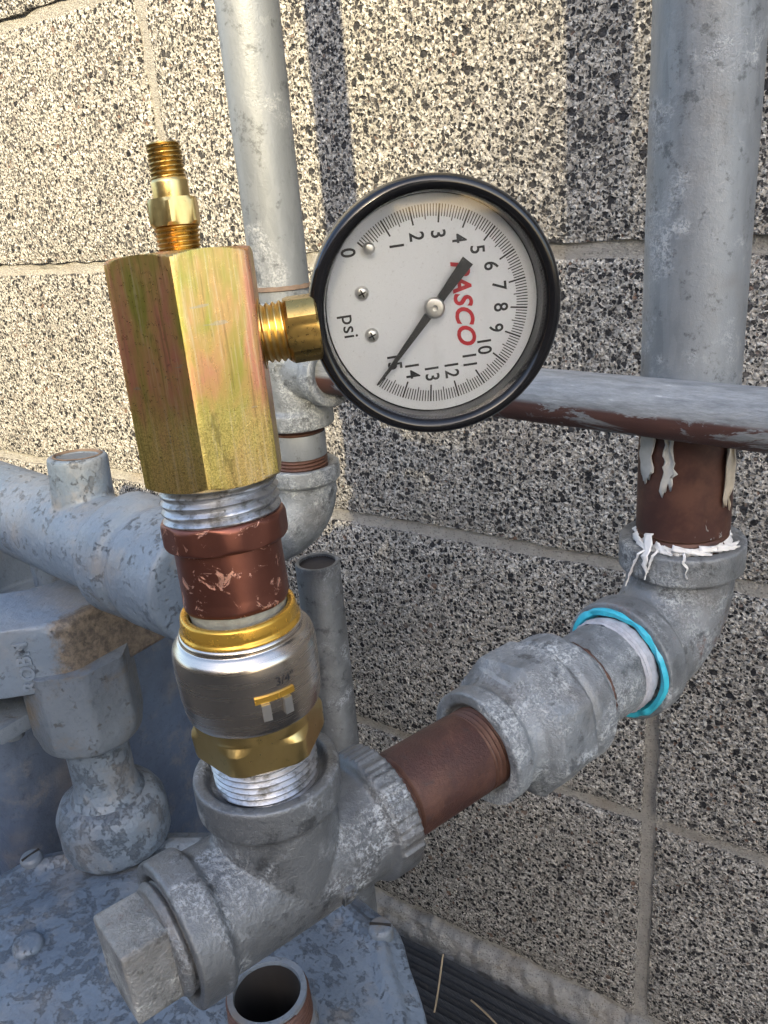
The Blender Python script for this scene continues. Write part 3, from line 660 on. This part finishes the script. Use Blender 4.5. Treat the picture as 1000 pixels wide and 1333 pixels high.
for x, y in ((-.0149, .0050), (-.0140, -.0042)):
    sc = obj('screw', lathe(mm(rounded([(1.55, -2.9), (1.55, -2.5), (1.25, -1.9), (.6, -1.65), (0, -1.6)], .2)), 28, mx=TR(x, y, 0)), 'chrome', dl, 35)
    for r_ in (0, 90):
        bm = bmesh.new(); box(bm, (-.0009, -.00016, -.0018), (.0009, .00016, -.00148), TR(x, y, 0) @ RZ(r_+20)); obj('cross_slot', bm, 'bore', dl, None)
obj('stop_pin', lathe(mm(rounded([(1.25, -2.9), (1.25, -1.0), (.9, -.5), (0, -.4)], .3)), 24, mx=TR(-.0122, .0140, 0)), 'chrome', dl)
# needle: thin towards fifteen, broad tail the other way
na = A1+math.radians(.5); bm = bmesh.new()
shape = [(-.0120, -.00135), (-.0120, .00135), (-.0035, .0009), (.0030, .00085), (.0165, .00035), (.0205, .00005), (.0205, -.00005), (.0165, -.00035), (.0030, -.00085), (-.0035, -.0009)]
lo = [bm.verts.new((x, y, -.0011)) for x, y in shape]; hi = [bm.verts.new((x, y, -.0006)) for x, y in shape]
bm.faces.new(lo[::-1]); bm.faces.new(hi)
for k in range(len(shape)): bm.faces.new((lo[k], lo[(k+1) % len(shape)], hi[(k+1) % len(shape)], hi[k]))
bmesh.ops.transform(bm, matrix=RZ(-math.degrees(na)), verts=bm.verts); nd = obj('needle', bm, 'needle', ga, 30)
obj('hub', lathe(mm(rounded([(.9, -2.9), (.9, -1.2), (2.3, -1.0), (2.3, -.1), (1.9, .25), (.55, .35), (.5, .1), (0, .1)], .2)), 40), 'chrome', nd)
# stem: brass block and threads towards the hex body
obj('stem_block', lathe(mm([(4, 25), (6.6, 25), (7.4, 25.4), (7.4, 31.2), (6.8, 31.9), (5, 32)]), 64, mx=RY(-90), rf=poly_rf(4, .0066, math.radians(45), .96)), 'brass_dark', ga, 25)
obj('stem_thread', screw_thread(6.5, 6.1, 31.7, 39, 1.35, .65, 64, RY(-90)), 'brass', ga)

# ------------------------------------------------------------------ painted gas piping and regulator on the left
PA, PB = V(.3116, -.304, -.09), V(.1575, -.2853, -.09); PD = (PB-PA).normalized()
gp = thing('painted_gas_pipe', 'grey blue painted pipe with collar and capped stub beside the gold hex body', 'pipe', frame(PA, PD, (0, 0, 1)))
bm = bmesh.new()
lathe(mm(rounded([(0, -16), (22.5, -16), (24.4, -14.5), (24.6, 13), (23.4, 15.5), (23.6, 18), (25.8, 20.5), (25.8, 36), (21, 39), (21, 300), (0, 300)], 2.0, 4)), 80, bm, rf=wob(.0012, 60))
lathe(mm(rounded([(0, 0), (14.0, 0), (12.8, 24), (12.6, 36.4), (11.9, 37.6), (9.4, 37.6), (9.0, 36), (0, 36)], .8, 3)), 48, bm, TR(0, 0, .068) @ RY(90) @ RX(-4))
o = cast('barrel', bm, 'pipe_paint', gp, .0008, 3)
obj('stub_cap', lathe(mm([(0, 36.6), (7.9, 36.6), (8.9, 35.6)]), 32, mx=TR(0, 0, .068) @ RY(90) @ RX(-4)), 'dirty_paint', gp)
obj('rust_rim', lathe(mm([(9.0, 37.0), (9.6, 38.0), (10.4, 37.7)]), 40, mx=TR(0, 0, .068) @ RY(90) @ RX(-4), rf=wob(.0004)), 'oldpaint', gp)

CO = V(.174, -.288, -.118)
ca = thing('regulator_casting', 'octagonal grey blue painted casting with round bowl and raised letters below the pipe', 'gas regulator', frame(CO+V(0, 0, -.13), (0, 0, 1)))
oct_ = poly_rf(8, .0785, math.radians(-24), .995)
bm = bmesh.new()
lathe(mm(rounded([(0, 92), (60, 92), (68, 96), (85, 98), (85, 126), (81, 130), (37, 130), (36, 129), (35, 105), (0, 105)], .8, 3)), 96, bm, rf=lambda r, a, z: oct_(r, a, z) if r > .06 else r)
cast('bowl', bm, 'casting', ca, .0010, 1)
nc = V(.236, -.311)-V(CO.x, CO.y)
bm = lathe(mm(rounded([(0, 60), (17, 60), (23, 64), (25.5, 72), (25.5, 106), (0, 106)], 1.2, 3)), 80, mx=TR(nc.x, nc.y, 0), rf=poly_rf(8, .0235, .3, .99)); obj('lower_body', bm, 'dirty_paint', ca, 35)
bm = bmesh.new(); box(bm, (.0, -.0345, .083), (.058, -.020, .1035), RZ(0), .002); box(bm, (.020, -.06, .074), (.050, -.024, .082), None, .0015); obj('bracket', bm, 'dirty_paint', ca, 40)
for x, y in ((.036, -.047), (.026, -.036)):
    obj('bolt', lathe(mm([(0, 66), (4.4, 66), (4.8, 66.6), (4.8, 71), (3, 71.2), (3, 76)]), 36, mx=TR(x, y, 0), rf=poly_rf(6, .0044, .2, .98)), 'dirty_paint', ca, 25)
me = text_mesh('ROBM', .0088, .0011, bold=.0002)
fn = math.radians(-24-22.5)                                       # facet facing the camera side
me.transform(RZ(math.degrees(fn)) @ TR(.0783, .0140, .1120) @ RZ(90) @ RX(90) @ RZ(90)); 
me2 = me; obj('raised_letters', me2, 'pipe_paint', ca, None)
bm = lathe(mm([(0, 105.5), (10.5, 105.5), (10.5, 160)]), 32, mx=TR(.012, .006, 0)); obj('inlet_tube', bm, 'pipe_paint', ca)

rg = thing('gas_regulator', 'round chipped blue grey regulator housing with open vent stub below the tee', 'gas regulator', frame(V(.32, -.402, -.60), (0, 0, 1)))
hz = 350.0
def scal(r, a, z):
    if r > .117: return r + .0035*max(0, math.cos(8*(a-math.radians(62))))**3
    return r
bm = lathe(mm(rounded([(0, 200), (112, 200), (124, 330), (133, 334), (133, 343), (127, 345), (124.5, 347.8), (120.5, 347.8), (117, 345.6), (108, 347), (92, 352), (60, 356), (0, 358)], 1.2, 3)), 160, rf=scal); obj('housing', bm, 'meter', rg, 50)
for k in range(8):
    a = math.radians(62+45*k); x, y = .1285*math.cos(a), .1285*math.sin(a)
    s_ = obj('screw', lathe(mm(rounded([(5.4, 342), (5.4, 349.4), (4.4, 351), (0, 351.4)], .5)), 28, mx=TR(x, y, 0)), 'dirty_paint', rg, 35)
    bm = bmesh.new(); box(bm, (-.0046, -.0005, .3504), (.0046, .0005, .35165), TR(x, y, 0) @ RZ(25+k*31)); obj('slot', bm, 'bore', s_, None)
vx, vy = .382-.32, -.356+.402
vb = obj('vent_stub', lathe(mm(rounded([(16.5, 350), (16.5, 371), (15.0, 373)], .5) + [(14.2, 373.5), (13.9, 385), (11.9, 385), (11.6, 384), (11.6, 352)]), 64, mx=TR(vx, vy, 0)), 'dirty_paint', rg)
obj('vent_thread', screw_thread(15.0, 14.6, 372.5, 384, 1.8, .7, 64, TR(vx, vy, 0)), 'rust_thread', vb)
obj('vent_bore', lathe(mm([(0, 353.5), (11.5, 353.5), (11.5, 383.5)]), 48, mx=TR(vx, vy, 0)), 'bore', vb)
random.seed(8)
for px, py in ((-.060, .025), (-.045, -.035), (-.018, .06)):
    obj('boss', lathe(mm(rounded([(7, 346), (6.4, 357.5), (5, 358.8), (0, 359)], .8)), 28, mx=TR(px, py, 0)), 'meter', rg)
sn = thing('swivel_nut', 'chipped round swivel nut joining the casting neck to the regulator housing', 'nut', frame(V(.236, -.311, -.252), (0, 0, 1)))
obj('nut_body', lathe(mm(rounded([(0, 0), (21, 0), (25.6, 4), (26.2, 12), (26.2, 24), (23, 30), (18.5, 32), (0, 33)], 2, 4)), 80, rf=lambda r, a, z: r + .0006*noise.noise(Vector((math.cos(a)*4, math.sin(a)*4, z*120)))), 'meter', sn, 50)
obj('neck', lathe(mm(rounded([(18.5, 31), (16, 35), (14.6, 40), (14.6, 66)], 1.5)), 64), 'meter', sn)

mc = thing('meter_case', 'dark blue painted gas meter case in shade behind the swivel nut', 'gas meter', frame(V(.02, -.22, -.66), (0, 0, 1)))
bm = bmesh.new(); box(bm, (-.16, -.11, .02), (.145, .11, .475), None, .022, 5); obj('case', bm, 'dark_paint', mc, 50)

# ------------------------------------------------------------------ torn tape strands and flakes on the riser nipple
cam_side = math.degrees(math.atan2(-.6, .8))
def loc_ang(world_deg): return world_deg - math.degrees(math.atan2(-U.y, -U.x))
front = loc_ang(math.degrees(math.atan2(cam.location.y-EX.y, cam.location.x-EX.x)))
curl_patch('paint_flake', front-66, front-40, .030, .050, .01675, 'flake_grey', .0006, rn, 1)
curl_patch('paint_flake', front-26, front-11, .027, .047, .01675, 'flake_grey', .0015, rn, 2)
curl_patch('paint_flake', front+46, front+62, .020, .048, .01675, 'flake', .0022, rn, 3)
random.seed(5)
def ribbon(pts, w, seed):
    """thin crumpled strip of tape following pts (local to the riser nipple)"""
    bm = bmesh.new(); rows = []; n = len(pts)
    for i, p in enumerate(pts):
        p = Vector(p); t_ = (Vector(pts[min(i+1, n-1)])-Vector(pts[max(i-1, 0)])).normalized(); out = V(p.x, p.y, .006).normalized(); side = t_.cross(out).normalized()
        s_ = i/(n-1); ww = w*(1-.75*s_**2)*(1+.35*noise.noise(Vector((i*.9, seed, 0)))); row = []
        for k in range(5):
            q = k/4-.5; row.append(bm.verts.new(p + side*ww*q + out*(.0009*noise.noise(Vector((q*5, i*.8, seed))) + .0003)))
        rows.append(row)
    for A, Q in zip(rows, rows[1:]):
        for k in range(4): bm.faces.new((A[k], A[k+1], Q[k+1], Q[k]))
    o = obj('tape_strand', bm, 'tape', tp, 70); m_ = o.modifiers.new('thickness', 'SOLIDIFY'); m_.thickness = .00022; return o
def collar_path(a0, a1, r0, r1, z0, z1, n=14, seed=0):
    P = []
    for i in range(n):
        q = i/(n-1); a = math.radians(front+a0+(a1-a0)*q) + .05*noise.noise(Vector((q*4, seed, 2))); rr = r0+(r1-r0)*q; zz = z0+(z1-z0)*q**1.4
        if zz < .0032: rr = max(rr, .0234)
        elif rr < .0232: zz = max(zz, .0030)
        P.append((rr*math.cos(a), rr*math.sin(a), zz))
    return P
for k, (a0, a1, q0, q1, za, zb, w) in enumerate(((-70, -34, .0175, .0205, .0055, .0036, .0030), (-40, -28, .0174, .0236, .0085, -.004, .0038), (-34, -52, .0190, .0240, .0045, -.013, .0009), (-30, -8, .0180, .0215, .0052, .0036, .0028),
        (-22, -30, .0190, .0238, .0046, -.007, .0011), (-10, 30, .0178, .0205, .0048, .0036, .0024), (20, 75, .0176, .0200, .0046, .0036, .0026), (2, 6, .0195, .0238, .0040, -.004, .0010), (40, 66, .0188, .0215, .0044, .0034, .0020))):
    ribbon(collar_path(a0, a1, q0, q1, za, zb, 14, k), w, k*3.1)

# dry needles on the fabric
random.seed(3)
for k, (x, y, l, a) in enumerate(((.285, -.095, .05, 30), (.31, -.07, .06, -20), (.335, -.10, .055, 12), (.37, -.08, .04, 75), (.25, -.06, .045, 110), (.39, -.10, .05, -40))):
    p = [(x+l*(s-.5)*math.cos(math.radians(a)), y+l*(s-.5)*math.sin(math.radians(a)), .052+.010*s+.004*math.sin(s*3+k)) for s in [i/8 for i in range(9)]]
    tag(obj('dry_stalk', sweep(p, .0008, 6), 'straw', None, 60), 'thin dry straw stalk lying on the black fabric', 'straw', 'dry stalks on the fabric')

# ------------------------------------------------------------------ added shade casters out of view: a fence and a house behind the camera
fence = thing('added_shade_fence', 'unseen board fence added behind the camera to shade the lower wall', 'fence', TR(0, -3.0, 0))  # added out of view; its top sets the lower shade edge
bw = bmesh.new(); box(bw, (-.07, -.011, -.02), (.07, .011, 2.03), None, .002, 1); fm = obj('board', bw, 'wood', fence, 40)
for k in range(40):
    b = fm if k == 0 else fm.copy()
    if k: C.objects.link(b)
    b.parent = fence; b.location = (-2.4+k*.142, .004*((k*7) % 3), 0)
for k in range(3):
    bm = bmesh.new(); box(bm, (-2.47, -.06, .4+k*.65), (3.21, -.0125, .49+k*.65), None, .003, 1); obj('rail', bm, 'wood', fence, 40)
hs = thing('added_shade_house', 'unseen house shape added so that its steep roof shades the wall', 'house', TR(0, -12.0, 0))  # added out of view; its roof slope sets the soft shadow edge
def roof_prism(name, pts, y0, y1, mat):
    bm = bmesh.new(); a = [bm.verts.new((x, y0, z)) for x, z in pts]; b = [bm.verts.new((x, y1, z)) for x, z in pts]
    bm.faces.new(a); bm.faces.new(b[::-1])
    for k in range(len(pts)): bm.faces.new((a[k], b[k], b[(k+1) % len(pts)], a[(k+1) % len(pts)]))
    return obj(name, bm, mat, hs, None)
# the shadow edge on the wall runs through (x .27, z .03 above the datum joint) and climbs to the right
ex, ez, sl_ = .272+.5632*12, .03+ZS+.5355*12, 1.3
roof_prism('shade_house_wall', [(ex-1.55, -.02), (ex+5.0, -.02), (ex+5.0, ez-2.0), (ex+1.7, ez+1.7*sl_-.16), (ex-1.55, ez-1.55*sl_-.16)], 0, 2.2, 'stucco')
roof_prism('roof', [(ex-1.7, ez-1.7*sl_), (ex+1.7, ez+1.7*sl_), (ex+5.1, ez-2.1), (ex+5.1, ez-2.22), (ex+1.7, ez+1.7*sl_-.15), (ex-1.7, ez-1.7*sl_-.15)], -.003, 2.4, 'wood')
